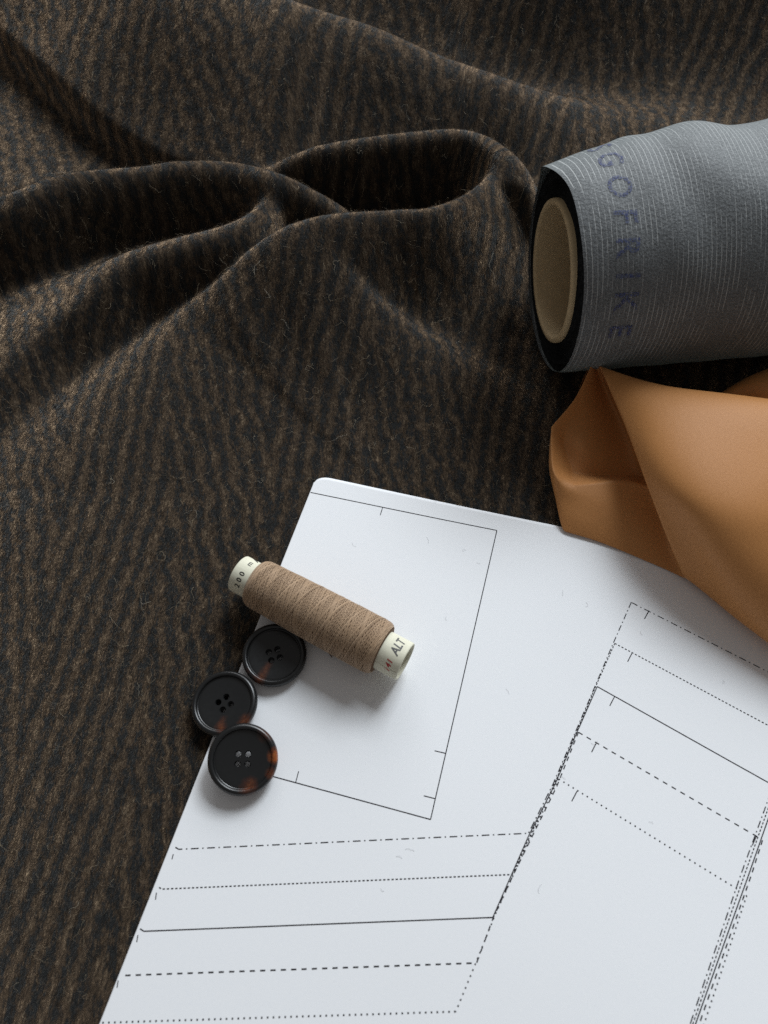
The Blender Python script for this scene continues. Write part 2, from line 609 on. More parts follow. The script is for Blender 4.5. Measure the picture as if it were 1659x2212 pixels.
UP = [([(1363.6, 1301.3), (1660, 1452), (1900, 1575)], 'dashdot', .34),
      ([(1328, 1389.8), (1656.5, 1565.4), (1900, 1696)], 'short', .36),
      ([(1290, 1483), (1659, 1690), (1900, 1826)], 'solid', .36),
      ([(1249.4, 1581.7), (1637, 1808)], 'dashed', .38),
      ([(1206.8, 1682.6), (1592, 1920)], 'dots', .46)]
for p, s, w in UP:
    printed("size_line", p, s, w)
for a, c in [((1402, 1319), (1392, 1337)), ((1365.7, 1410), (1355.8, 1429.3)), ((1327.5, 1504.8), (1317.2, 1524.6)),
             ((1288.8, 1603.2), (1278.1, 1624.6)), ((1246.8, 1708.4), (1235.1, 1730.7)), ((1634, 1806), (1625, 1826))]:
    printed("notch_mark", [a, c], 'solid', .34)
SEAM = [([(1363.6, 1301.3), (1324, 1391), (1280, 1495), (1195, 1693), (1140, 1803)], 'dashdot', .36),
        ([(1328, 1389.8), (1284, 1489), (1199, 1690), (1106, 1890)], 'short', .36),
        ([(1290, 1483), (1245, 1585), (1200, 1692), (1143, 1803), (1064.5, 1981.7)], 'solid', .34),
        ([(1249.4, 1581.7), (1203, 1698), (1110, 1887), (1066, 1981), (1029.6, 2080)], 'dashed', .40),
        ([(1206.8, 1682.6), (1150, 1800), (1070, 1975), (1027, 2082), (984.7, 2185)], 'dots', .44)]
for p, s, w in SEAM:
    printed("side_seam_line", p, s, w)
SEAM2 = [([(1665, 1712), (1600, 1890), (1491, 2211.6), (1470, 2275)], 'dashdot', .36),
         ([(1668, 1722), (1608, 1890), (1496.7, 2211.6), (1476, 2275)], 'short', .36),
         ([(1672, 1733), (1616, 1893), (1502.5, 2211.6), (1482, 2275)], 'solid', .36),
         ([(1647, 1815), (1622, 1893), (1510.5, 2211.6), (1490, 2275)], 'dashed', .40),
         ([(1613, 1934), (1521, 2211.6), (1500, 2275)], 'dots', .44)]
for p, s, w in SEAM2:
    printed("side_seam_line", p, s, w)

# a few wool hairs shed on the paper
lint_spots = [(922, 1160), (1005, 1190), (1030, 1215), (965, 1340), (1215, 1275), (1265, 1310), (1385, 1362), (1290, 1600),
              (855, 1850), (875, 1835), (1222, 1683), (1165, 1930), (1410, 1780), (1560, 1470), (830, 1925), (770, 1180), (1100, 1500)]
LP = []
r = np.random.default_rng(5)
for (px, py) in lint_spots:
    c = on_paper(px, py)
    a, L, bd = r.uniform(0, 6.28), r.uniform(1.2, 3.2), r.normal(0, 1.6)
    row = []
    q = c.copy()
    for k in range(8):
        row.append((q[0], q[1], float(paper_h(*q)) + .07 + .12 * math.sin(k * .45)))
        q = q + np.array([math.cos(a), math.sin(a)]) * L / 7
        a += bd / 3 + r.normal(0, .25)
    LP.append(row)
LP = np.array(LP) * MM
m_lint, nt, b = material("grey_lint", (.36, .36, .38), .8, .2)
lint = hair_obj("lint", LP, np.full(LP.shape[:2], .022 * MM), m_lint)
lint["kind"] = "stuff"
tag(lint, "tiny grey wool hairs shed on the white paper", "lint")

# ------------------------------------------------------------------ roll of interfacing
roll = empty("interfacing_roll", tuple(np.array([roll_c[0], roll_c[1], 0]) * MM))
roll.rotation_euler = (0, 0, ROLL_YAW)
tag(roll, "roll of grey stitched interfacing on a cardboard core beside the wool folds", "fabric roll")


def g2(x, c, w):
    return np.exp(-((x - c) / w) ** 2)


def roll_r(s, th):
    """radius of the loose outer wrap; th measured from the top (0) towards the viewer (+)"""
    th = np.asarray(th, float)
    s = np.asarray(s, float)
    R = ROLL_R + 0 * s * th
    back = g2(th, -.75, .55)
    R = R + back * (4.6 * g2(s, 46, 15) + 1.6 * g2(s, 24, 6) + 5.0 * g2(s, 92, 24) + 3.0 * g2(s, 170, 30))
    R = R + 5.2 * (1 - np.exp(-np.clip(s, 0, None) / 11.0)) * g2(th, -.75, .75) + np.clip((s - 60) / 60, 0, 1.5) * 2.0 * g2(th, -.7, .6)
    up = g2(th, .12, .42)
    R = R + up * (1.6 * g2(s, 48 + 20 * th, 12) - 1.2 * g2(s, 78 + 10 * th, 13) + 1.5 * g2(s, 104 - 12 * th, 12) + 1.2 * g2(s, 150, 20))
    R = R + g2(th, .8, .35) * (.9 * g2(s, 98, 16) - .6 * g2(s, 62, 14) + .5 * g2(s, 30, 12))
    R = R + np.clip(s / 120, 0, 1.4) * 1.5 * g2(th, -.2, 1.2)
    R = R + .25 * np.sin(s / 5.1 + 3 * th) * g2(th, .2, .8) + .12 * np.sin(s / 2.9 - 5 * th)
    R = R - .6 * np.exp(-s / 2.2)
    return R


def roll_p(s, th, up=0.0):
    R = roll_r(s, th) + up
    return np.stack([s + 0 * R, -np.sin(th) * R, ROLL_R + np.cos(th) * R], -1)


m_wrap, nt, b = material("stitched_interfacing", (.2, .2, .2), .66, .4)
uvn = nt.node('ShaderNodeUVMap', uv_map="cloth_uv")     # u = mm along the axis / 100, v = mm round / 100
sep = nt.node('ShaderNodeSeparateXYZ')
nt.put(sep.inputs[0], uvn.outputs[0])
wv = nt.noise(uvn.outputs[0], 12, 2, .5)
u = nt.math('ADD', sep.outputs[0], nt.math('MULTIPLY', wv, .004))
ph = nt.math('FRACT', nt.math('MULTIPLY', u, 1 / .0162))
ln = nt.math('SUBTRACT', 1.0, nt.math('MULTIPLY', nt.math('ABSOLUTE', nt.math('SUBTRACT', ph, .5)), 9.0), clamp=True)
dashv = nt.vmath('MULTIPLY', uvn.outputs[0], (61.7, 13.0, 1.0))
brk = nt.noise(dashv, 1.0, 2, .6)
patchy = nt.noise(uvn.outputs[0], 5.0, 2, .5)
brk = nt.ramp(nt.math('ADD', brk, nt.math('MULTIPLY', nt.math('SUBTRACT', patchy, .5), 1.3)), [(.36, (.04, .04, .04)), (.60, (1, 1, 1))])
ln = nt.math('MULTIPLY', ln, brk)
felt = nt.noise(uvn.outputs[0], 170, 4, .65)
peb = nt.node('ShaderNodeTexVoronoi')
nt.put(peb.inputs['Vector'], uvn.outputs[0])
peb.inputs['Scale'].default_value = 95
fine = nt.noise(uvn.outputs[0], 330, 3, .7)
basec = nt.ramp(nt.math('ADD', nt.math('MULTIPLY', felt, .55), nt.math('MULTIPLY', fine, .45)), [(.34, (.032, .035, .038)), (.5, (.094, .099, .104)), (.66, (.215, .226, .230))])
basec = nt.mix(nt.ramp(peb.outputs[0], [(.0, (.22, .22, .22)), (.45, (0, 0, 0))]), basec, (.30, .31, .31))
nt.put(b.inputs['Base Color'], nt.mix(nt.math('MULTIPLY', ln, .58), basec, (.62, .63, .62)))
hgt = nt.math('ADD', nt.math('MULTIPLY', ln, .6), nt.math('ADD', nt.math('MULTIPLY', felt, .5), nt.math('MULTIPLY', peb.outputs[0], -.8)))
nt.put(b.inputs['Normal'], nt.bump(nt.math('ADD', hgt, nt.math('MULTIPLY', fine, .7)), .7, .00020))
b.inputs['Sheen Weight'].default_value = .25
b.inputs['Sheen Roughness'].default_value = .4
b.inputs['Sheen Tint'].default_value = (.66, .92, .88, 1)

S_, TH = np.meshgrid(np.concatenate([np.linspace(-.4, 6, 12), np.linspace(7, 240, 200)]), np.linspace(-math.pi, math.pi, 220), indexing='ij')
Pw = roll_p(S_, TH)
# the edge of the outer wrap juts out a little towards the top
jut = -(4.5 * g2(TH, -.6, .45) + .9 * g2(TH, .3, .5)) * np.exp(-np.clip(S_, 0, None) / 3.0)
Pw[..., 0] += jut
UVw = np.stack([S_ / 100, TH * ROLL_R / 100], -1)
outer_wrap = grid_mesh("outer_wrap", Pw[::-1] * MM, m_wrap, roll, UVw[::-1])

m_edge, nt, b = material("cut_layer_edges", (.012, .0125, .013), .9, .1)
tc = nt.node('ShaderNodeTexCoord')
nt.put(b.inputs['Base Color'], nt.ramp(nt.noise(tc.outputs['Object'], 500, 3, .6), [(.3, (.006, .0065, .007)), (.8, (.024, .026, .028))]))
# wound layers seen end on: a spiral of thin ridges
nr, na = 44, 120
rr = np.linspace(25.5, ROLL_R - .45, nr)
aa = np.linspace(0, 2 * math.pi, na)
r = np.random.default_rng(9)
off = r.normal(0, .35, nr)
off[1::2] += .55
VV = []
for i in range(nr):
    for a in aa:
        rad_ = rr[i] + .2 * math.sin(a * 3 + i * .3) * (i < nr - 1)
        VV.append((max(.15, .9 + off[i] + .25 * math.sin(a * 2 + i * .8)), -math.sin(a) * rad_, ROLL_R + math.cos(a) * rad_))
grid_mesh("wound_layers", np.array(VV).reshape(nr, na, 3) * MM, m_edge, roll)

m_card, nt, b = material("brown_cardboard", (.3, .2, .1), .85, .15)
tc = nt.node('ShaderNodeTexCoord')
nt.put(b.inputs['Base Color'], nt.mix(nt.noise(tc.outputs['Object'], 260, 4, .6), (.42, .315, .18), (.56, .43, .26)))
nt.put(b.inputs['Normal'], nt.bump(nt.noise(tc.outputs['Object'], 700, 3, .6), .25, .0002))
prof = [(230, 22.9), (60, 22.9), (10, 22.9), (.3, 22.9), (-.4, 23.1), (-.7, 23.6), (-.7, 24.7), (-.4, 25.2), (.4, 25.4), (230, 25.4)]
ang = np.linspace(0, 2 * math.pi, 97)
Pc = np.array([[(s - .6, -math.sin(a) * q, ROLL_R + math.cos(a) * q) for a in ang] for s, q in prof])
grid_mesh("cardboard_core", Pc * MM, m_card, roll)


def text_mesh(body, size, spacing=1.0, offset=0.0):
    """flat triangulated letters, finely cut so that they can be wrapped; returns verts (n, 2), faces"""
    cu = bpy.data.curves.new("letters", 'FONT')
    cu.body = body
    cu.size = size
    cu.space_character = spacing
    cu.offset = offset
    cu.resolution_u = 4
    o = bpy.data.objects.new("letters", cu)
    COL.objects.link(o)
    dg = bpy.context.evaluated_depsgraph_get()
    me = bpy.data.meshes.new_from_object(o.evaluated_get(dg))
    bm = bmesh.new()
    bm.from_mesh(me)
    bmesh.ops.triangulate(bm, faces=bm.faces[:])
    for _ in range(3):
        long = [e for e in bm.edges if e.calc_length() > size * .16]
        if long:
            bmesh.ops.subdivide_edges(bm, edges=long, cuts=1)
            bmesh.ops.triangulate(bm, faces=[f for f in bm.faces if len(f.verts) > 3])
    bm.verts.ensure_lookup_table()
    V_ = np.array([(v.co.x, v.co.y) for v in bm.verts])
    F_ = [[v.index for v in f.verts] for f in bm.faces]
    bm.free()
    bpy.data.objects.remove(o)
    bpy.data.curves.remove(cu)
    bpy.data.meshes.remove(me)
    return V_, F_


m_blue, nt, b = material("blue_stamp_ink", (.05, .06, .13), .7, .2)
tc = nt.node('ShaderNodeTexCoord')
nz = nt.noise(tc.outputs['Object'], 1300, 3, .65)
nt.put(b.inputs['Base Color'], nt.mix(nt.ramp(nz, [(.40, (0, 0, 0)), (.62, (1, 1, 1))]), (.032, .045, .155), (.10, .115, .18)))
nt.put(b.inputs['Alpha'], nt.ramp(nt.noise(tc.outputs['Object'], 1700, 2, .5), [(.40, (.05, .05, .05)), (.58, (.85, .85, .85))]))
s_mid, size = 13.7, 11.0
arc = -.62 * ROLL_R
for ch in "SGOFRIKE":
    V_, F_ = text_mesh(ch, size, 1.0, .15)
    if len(V_) == 0:
        continue
    w = V_[:, 0].max() - V_[:, 0].min()
    # reads down the roll: letter tops point along +s
    sv = s_mid + (V_[:, 1] - size * .35)
    av = arc + (V_[:, 0] - V_[:, 0].min())
    Pt = roll_p(sv, av / ROLL_R, .22)
    mesh_obj("printed_letter", Pt * MM, F_, m_blue, roll)
    arc += w + 4.6

# loose thread loop on the top edge of the wrap
lt = []
c0 = np.array([14.5, -.72])
for k in range(16):
    t = k / 15
    a = t * 5.0
    lt.append((13 + 1.6 * math.cos(a) + .8 * t, 1.0 + .2 + 2.2 * math.sin(t * math.pi), a))
pp = roll_p(np.array([q[0] for q in lt]), np.full(16, -.72))
pp[:, 1] += np.array([q[1] for q in lt]) * .75
pp[:, 2] += np.array([q[1] for q in lt]) * .7
loop = hair_obj("loose_thread", pp[None] * MM, np.full((1, 16), .07 * MM), m_stray, roll, {"rnd": np.array([.45])})

# ------------------------------------------------------------------ satin
m_satin, nt, b = material("rust_satin", (.50, .235, .09), .52, .25)
tc = nt.node('ShaderNodeTexCoord')
uvn = nt.node('ShaderNodeUVMap', uv_map="cloth_uv")
wv = nt.node('ShaderNodeTexWave', bands_direction='DIAGONAL')
nt.put(wv.inputs['Vector'], uvn.outputs[0])
wv.inputs['Scale'].default_value = 95
wv.inputs['Distortion'].default_value = .4
slub = nt.noise(nt.vmath('MULTIPLY', uvn.outputs[0], (1.0, 14.0, 1.0)), 34, 3, .6)
slub2 = nt.noise(nt.vmath('MULTIPLY', uvn.outputs[0], (14.0, 1.0, 1.0)), 30, 3, .6)
mixs = nt.math('MULTIPLY', nt.math('ADD', slub, slub2), .5)
nt.put(b.inputs['Base Color'], nt.mix(nt.ramp(mixs, [(.38, (0, 0, 0)), (.62, (1, 1, 1))]), (.40, .170, .052), (.545, .252, .088)))
big = nt.noise(nt.vmath('MULTIPLY', uvn.outputs[0], (1.6, .55, 1.0)), 2.2, 3, .55)
hh = nt.math('ADD', nt.math('ADD', nt.math('MULTIPLY', wv.outputs[1], .5), nt.math('MULTIPLY', mixs, .8)), nt.math('MULTIPLY', big, 7.0))
nt.put(b.inputs['Normal'], nt.bump(hh, .25, .00012))
b.inputs['Sheen Weight'].default_value = .08
b.inputs['Sheen Roughness'].default_value = .35
b.inputs['Sheen Tint'].default_value = (1, .75, .5, 1)
b.inputs['Anisotropic'].default_value = .4

ROWS = [
    [(1278, 792, 18), (1278, 787, 28), (1280, 785, 30), (1282, 784, 30.6), (1284, 784, 31), (1285, 784, 31), (1287, 784, 31), (1290, 784.5, 31), (1295, 786, 31.5), (1340, 803, 33), (1440, 834, 34), (1560, 844, 34), (1790, 876, 34)],
    [(1272, 815, 2), (1265, 812, 24), (1267, 811, 26), (1275, 818, 25), (1285, 826, 22), (1297, 833, 19), (1312, 838, 17), (1316, 832, 25), (1310, 826, 32.5), (1365, 850, 36), (1450, 868, 37.5), (1570, 880, 37), (1790, 900, 37)],
    [(1255, 878, 2), (1241, 868, 19), (1243, 867, 21), (1258, 878, 18.5), (1285, 893, 14), (1315, 905, 11), (1350, 912, 9), (1352, 902, 20), (1338, 892, 32.5), (1395, 915, 37), (1470, 930, 38), (1580, 945, 37), (1790, 960, 36)],
    [(1205, 932, 1.5), (1188, 922, 14), (1191, 920, 18), (1208, 938, 14), (1262, 950, 14.5), (1315, 962, 10), (1370, 972, 6), (1382, 966, 18), (1362, 953, 32), (1415, 985, 36.5), (1485, 1000, 37.5), (1590, 1015, 36.5), (1790, 1030, 35)],
    [(1202, 985, 1.5), (1182, 976, 11), (1191, 968, 17.5), (1223, 980, 8), (1272, 995, 9.5), (1320, 1004, 6), (1380, 1012, 4), (1398, 1006, 16), (1380, 1003, 31), (1430, 1035, 35), (1500, 1065, 36), (1600, 1085, 35), (1790, 1100, 33)],
    [(1200, 1022, 1.5), (1179, 1010, 10), (1192, 1012, 16), (1235, 1022, 6), (1285, 1028, 4), (1330, 1024, 3), (1395, 1030, 2.6), (1412, 1025, 15), (1392, 1037, 29.5), (1443, 1070, 33), (1512, 1105, 34), (1608, 1130, 33), (1790, 1150, 31)],
    [(1204, 1060, 1.5), (1187, 1046, 9.5), (1204, 1042, 15), (1242, 1048, 14.5), (1300, 1042, 16.5), (1345, 1034, 18), (1400, 1048, 18), (1424, 1056, 17), (1405, 1072, 27.5), (1460, 1100, 30), (1525, 1145, 31), (1615, 1175, 30), (1795, 1210, 28)],
    [(1208, 1090, 1.5), (1194, 1076, 8), (1222, 1075, 10.2), (1268, 1078, 13), (1318, 1083, 14.5), (1368, 1088, 14), (1418, 1105, 12), (1438, 1116, 10), (1424, 1122, 23), (1480, 1145, 25), (1540, 1195, 26.5), (1625, 1230, 26), (1800, 1290, 25)],
    [(1215, 1130, 1.8), (1202, 1116, 5), (1230, 1118, 7.5), (1285, 1130, 8), (1340, 1145, 8), (1390, 1160, 7.5), (1435, 1175, 7), (1458, 1186, 8), (1449, 1183, 17), (1510, 1215, 17), (1562, 1255, 20), (1640, 1300, 20), (1810, 1390, 19)],
    [(1224, 1150, 2.2), (1209, 1146, 3), (1250, 1156, 3.2), (1310, 1176, 3.2), (1370, 1201, 3.2), (1420, 1222, 3.2), (1455, 1237, 3.4), (1480, 1250, 4), (1476, 1245, 8), (1560, 1300, 10), (1600, 1335, 11), (1670, 1385, 11), (1870, 1500, 11)],
    [(1228, 1146, 2.1), (1218, 1150, 2.1), (1255, 1156, 2.1), (1315, 1177, 2.1), (1375, 1203, 2.1), (1425, 1225, 2.1), (1458, 1240, 2.2), (1482, 1252, 2.4), (1494, 1258, 3.4), (1560, 1320, 4.5), (1608, 1357, 4.8), (1685, 1415, 4.8), (1900, 1575, 4.8)],
    [(1240, 1142, 2.0), (1240, 1142, 2.0), (1270, 1148, 2.0), (1325, 1165, 2.0), (1385, 1190, 2.0), (1435, 1210, 2.0), (1470, 1228, 2.0), (1495, 1240, 2.0), (1512, 1250, 2.0), (1572, 1308, 2.2), (1620, 1345, 2.2), (1697, 1403, 2.2), (1905, 1560, 2.2)],
]
HSC = [.78, .80, .80, .72, .68, .62, .62, .72, .76, .80, .87, .95, 1.0]          # the cloth rises towards the right
cage = [[unp(p[0], p[1], max(p[2] * HSC[j], min(p[2], 2.0))) for j, p in enumerate(row)] for row in ROWS]
back_row = []
for p in cage[0]:
    back_row.append(np.array([p[0] + .5, p[1] + 5.0, 3.0]))
mid_row = [np.array([p[0] + .2, p[1] + 2.6, p[2] - 4.0]) for p in cage[0]]
cage = [back_row, mid_row] + cage
nrow, ncol = len(cage), 13
bm = bmesh.new()
uvl = bm.loops.layers.uv.new("cloth_uv")
cl = bm.edges.layers.float.new("crease_edge")
vcl = bm.verts.layers.float.new("crease_vert")
grid = [[bm.verts.new(Vector(p) * MM) for p in row] for row in cage]
for i in range(nrow - 1):
    for j in range(ncol - 1):
        f = bm.faces.new((grid[i][j], grid[i + 1][j], grid[i + 1][j + 1], grid[i][j + 1]))
        for lp, (a, c) in zip(f.loops, ((i, j), (i + 1, j), (i + 1, j + 1), (i, j + 1))):
            lp[uvl].uv = (cage[a][c][0] / 30, cage[a][c][1] / 30)
# the piece that carries on behind
tail = [
    [(1540, 862, 2), (1600, 830, 3), (1665, 805, 3), (1830, 745, 3)],
    [(1548, 852, 12), (1608, 808, 17), (1662, 784, 20), (1830, 722, 24)],
    [(1560, 856, 13), (1620, 835, 20), (1672, 822, 24), (1830, 790, 28)],
    [(1570, 880, 10), (1630, 880, 14), (1680, 885, 18), (1830, 880, 22)],
]
tg = [[bm.verts.new(Vector(unp(*p)) * MM) for p in row] for row in tail]
for i in range(3):
    for j in range(3):
        f = bm.faces.new((tg[i][j], tg[i + 1][j], tg[i + 1][j + 1], tg[i][j + 1]))
        for lp in f.loops:
            lp[uvl].uv = (lp.vert.co.x / .03, lp.vert.co.y / .03)
for i, j, w in ((5, 1, .7), (5, 2, .7), (2, 4, .5), (2, 5, .5), (12, 8, .5), (8, 3, .6)):
    grid[i][j][vcl] = w


def crease(i0, j0, i1, j1, w):
    e = bm.edges.get((grid[i0][j0], grid[i1][j1]))
    if e:
        e[cl] = w


for i in range(2, nrow - 2):
    crease(i, 8, i + 1, 8, .55)
for i in range(2, 5):
    crease(i, 2, i + 1, 2, .8)
for i in range(5, 8):
    crease(i, 2, i + 1, 2, .45)
    crease(i, 3, i + 1, 3, .95)
for j in range(3, 7):
    crease(8, j, 8, j + 1, .9)
    crease(7, j, 7, j + 1, .95)
for j in range(1, 8):
    crease(11, j, 11, j + 1, .4)
for j in range(2, 12):
    crease(2, j, 2, j + 1, .15)
me = bpy.data.meshes.new("satin_cloth")
bm.to_mesh(me)
bm.free()
me.polygons.foreach_set("use_smooth", [True] * len(me.polygons))
me.materials.append(m_satin)
satin = link(bpy.data.objects.new("satin_cloth", me))
sub = satin.modifiers.new("smooth", 'SUBSURF')
sub.levels = sub.render_levels = 4
tag(satin, "rust orange satin cloth folded into an open pocket, lying over the paper corner", "fabric")

# ------------------------------------------------------------------ spool of thread
spL, spR = unp(517, 1240, 10.3), unp(876, 1431, 10.3)
ax_v = spR - spL
SP_LEN = float(np.linalg.norm(ax_v))
spool_yaw = math.atan2(ax_v[1], ax_v[0])
paper_here = float(paper_h(*(spL[:2] * .4 + spR[:2] * .6)))
spool = empty("thread_spool", tuple(np.array([spL[0], spL[1], paper_here]) * MM))
spool.rotation_euler = (0, 0, spool_yaw)
tag(spool, "spool of light brown sewing thread on a cream paper tube, touching a dark button", "thread")
B0, B1_ = 6.2, SP_LEN - 8.0           # thread body from, to
AXZ = 9.0                             # axis height
R_CORE, R_IN = 6.25, 5.5


def body_r(s):
    t = (s - B0) / (B1_ - B0)
    base = 8.05 + .75 * t + .25 * np.sin(np.clip(t, 0, 1) * math.pi)
    edge = np.minimum(t, 1 - t) * (B1_ - B0)
    return base - 1.3 * np.exp(-np.clip(edge, 0, None) / .8)


m_tube, nt, b = material("cream_paper_tube", (.66, .63, .49), .7, .3)
tc = nt.node('ShaderNodeTexCoord')
nt.put(b.inputs['Base Color'], nt.mix(nt.noise(tc.outputs['Object'], 500, 4, .6), (.60, .585, .46), (.72, .70, .57)))
nt.put(b.inputs['Normal'], nt.bump(nt.noise(tc.outputs['Object'], 400, 3, .6), .3, .0002))
prof = [(20, R_IN), (1, R_IN), (.25, R_IN + .08), (0, R_IN + .3), (0, R_CORE - .25), (.2, R_CORE - .03), (.6, R_CORE), (B0 - 1, R_CORE), (30, R_CORE),
        (SP_LEN - 4, R_CORE), (SP_LEN - .6, R_CORE), (SP_LEN - .2, R_CORE - .03), (SP_LEN, R_CORE - .25), (SP_LEN, R_IN + .3), (SP_LEN - .25, R_IN + .08),
        (SP_LEN - 1, R_IN), (SP_LEN - 10, R_IN), (30, R_IN), (20, R_IN)]
ang = np.linspace(0, 2 * math.pi, 73)
Pc = np.array([[(s, -math.sin(a) * q, AXZ + math.cos(a) * q) for a in ang] for s, q in prof])
grid_mesh("paper_tube", Pc * MM, m_tube, spool)
# overlapping seam of the tube paper
sa = 1.02
seam = [[(s, -math.sin(a) * q, AXZ + math.cos(a) * q) for s in np.linspace(SP_LEN - 7.9, SP_LEN - .5, 5)]
        for a, q in ((sa, R_CORE + .005), (sa + .004, R_CORE + .07), (sa + .045, R_CORE + .05), (sa + .09, R_CORE - .05))]
grid_mesh("tube_seam", np.array(seam) * MM, m_tube, spool)

m_thread, nt, b = material("brown_thread", (.31, .19, .105), .6, .35)
tc = nt.node('ShaderNodeTexCoord')
rn = nt.node('ShaderNodeAttribute', attribute_name="shade")
cc = nt.mix(rn.outputs['Fac'], (.29, .190, .112), (.48, .335, .21))
cc = nt.mix(nt.math('MULTIPLY', nt.noise(tc.outputs['Object'], 1500, 2, .6), .4), cc, (.25, .15, .082))
nt.put(b.inputs['Base Color'], cc)
b.inputs['Sheen Weight'].default_value = .2
m_thread_shade, nt2, b2 = material("shaded_thread", (.12, .070, .040), .8, .2)  # same thread darkened: shade in the gaps between turns put into the colour
svals = np.concatenate([[B0 - .15, B0 - .15], np.linspace(B0, B0 + 2, 8), np.linspace(B0 + 3, B1_ - 3, 20), np.linspace(B1_ - 2, B1_, 8), [B1_ + .15, B1_ + .15]])
rvals = body_r(svals) - .16
rvals[0] = rvals[-1] = R_CORE - .2
rvals[1] = rvals[2] - .3
rvals[-2] = rvals[-3] - .3
ang = np.linspace(0, 2 * math.pi, 97)
Pc = np.array([[(s, -math.sin(a) * q, AXZ + math.cos(a) * q) for a in ang] for s, q in zip(svals, rvals)])
under = grid_mesh("thread_under_layer", Pc[::-1] * MM, m_thread_shade, spool)

# cross wound outer thread: helices back and forth, bands of neighbours
r = np.random.default_rng(77)
V_, F_, SH = [], [], []
NS = 5
TR_ = .125
LB = B1_ - B0


def wind(s0, s1, a0, turns, lift, shade):
    n = int(abs(turns) * 40)
    ts = np.linspace(0, 1, n)
    s = s0 + (s1 - s0) * ts
    a = a0 + turns * 2 * math.pi * ts
    R = body_r(s) + lift + .03 * np.sin(a * 2.3 + s)
    c = np.stack([s, -np.sin(a) * R, AXZ + np.cos(a) * R], 1)
    rad_ = np.stack([0 * a, -np.sin(a), np.cos(a)], 1)
    tan = np.gradient(c, axis=0)
    tan /= np.linalg.norm(tan, axis=1, keepdims=True)
    bi = np.cross(tan, rad_)
    base = len(V_)
    for k in range(NS):
        pass
    for i in range(n):
        for k in range(NS):
            q = 2 * math.pi * k / NS
            V_.append(c[i] + (rad_[i] * math.cos(q) + bi[i] * math.sin(q)) * TR_)
            SH.append(shade)
    for i in range(n - 1):
        for k in range(NS):
            k2 = (k + 1) % NS
            F_.append((base + i * NS + k, base + i * NS + k2, base + (i + 1) * NS + k2, base + (i + 1) * NS + k))


TURNS = 4.2
NP = 40
for layer in range(2):
    for k in range(NP):
        a0 = 2 * math.pi * k / NP
        gap = r.random() < .24
        if gap:
            continue
        grp = math.sin(k * 2 * math.pi * 3 / NP + layer * 1.1) * .014
        lift = (-.05 if layer == 0 else -.02) + grp + r.normal(0, .018)
        sgn = 1 if layer == 0 else -1
        wind(B0 + .1 + r.random() * .3, B1_ - .1 - r.random() * .3, a0 * sgn + r.normal(0, .012), sgn * TURNS, lift, float(np.clip(r.normal(.5, .30), 0, 1)))
# turns that gather at both ends
for k in range(9):
    wind(B0 + .15 + k * .23, B0 + .3 + k * .23, r.random() * 6, 1.05, .02 - .05 * (k % 2), r.random())
    wind(B1_ - .15 - k * .23, B1_ - .3 - k * .23, r.random() * 6, 1.05, .0 - .06 * (k % 2), r.random())
th_me = mesh_obj("wound_thread", np.array(V_) * MM, F_, m_thread, spool)
a = th_me.data.attributes.new("shade", 'FLOAT', 'POINT')
a.data.foreach_set("value", np.array(SH, np.float32))

# loose end of the thread lying on the paper
rot = Matrix.Rotation(-spool_yaw, 4, 'Z')
tail_pts = []
for px, py, h in [(676, 1372, 5.5), (684, 1384, 4.0), (694, 1394, 2.4), (703, 1402, 1.6), (711, 1411, 1.0), (717, 1420, .7)]:
    q = unp(px, py, h + paper_here) - np.array([spL[0], spL[1], paper_here])
    tail_pts.append(tuple(rot @ Vector(q)))
hair_obj("thread_end", np.array(tail_pts)[None] * MM, np.full((1, len(tail_pts)), .17 * MM), m_thread_shade, spool)
# fuzz standing off the thread
nf = 1500
fs = B0 + LB * r.random(nf)
fa = 2 * math.pi * r.random(nf)
L = .3 + .9 * r.random(nf) ** 2
d1, d2 = r.normal(0, 1, nf), r.normal(0, 1, nf)
pts = np.zeros((nf, 4, 3))
for k in range(4):
    t = k / 3
    a_ = fa + d1 * L * t * .05
    R = body_r(fs) + .05 + L * .32 * t
    pts[:, k] = np.stack([fs + d2 * L * t * .3, -np.sin(a_) * R, AXZ + np.cos(a_) * R], 1)
fuzz = hair_obj("thread_fuzz", pts * MM, np.full((nf, 4), .009 * MM), m_thread, spool, {"shade": np.full(nf, .9)})
fuzz["kind"] = "stuff"

m_black, _, _ = material("black_print", (.02, .02, .02), .6, .3)
m_grey, _, _ = material("grey_print", (.10, .10, .10), .6, .3)
m_red, _, _ = material("red_print", (.40, .03, .035), .6, .3)


def wrap_text(name, body, size, s_base, a_start, mat, spacing=1.0, shear=0.0, offset=0.0, xs_=1.0):
    """letters run round the tube (upwards, away from the viewer), their tops towards the left end"""
    V2, F2 = text_mesh(body, size, spacing, offset)
    x = V2[:, 0] * xs_ + V2[:, 1] * shear
    s = s_base - V2[:, 1]
    a = a_start - x / R_CORE
    R = R_CORE + .05
    P3 = np.stack([s, -np.sin(a) * R, AXZ + np.cos(a) * R], 1)
    return mesh_obj(name, P3 * MM, F2, mat, spool, smooth=False)


wrap_text("printed_text", "200", 2.5, 4.2, 1.02, m_black, 1.7, 0.0, .05)
wrap_text("printed_text", "m", 2.6, 4.2, -.30, m_black, 1.0, 0.0, .02)
wrap_text("printed_text", "A", 3.2, 4.8, -.86, m_black, 1.0, .15, .05)
wrap_text("printed_text", "ALT", 4.0, SP_LEN - 2.2, .25, m_grey, 1.0, .18, .09, .82)
wrap_text("printed_text", "141", 2.6, SP_LEN - 2.7, 1.22, m_red, 1.15, .2, .06)

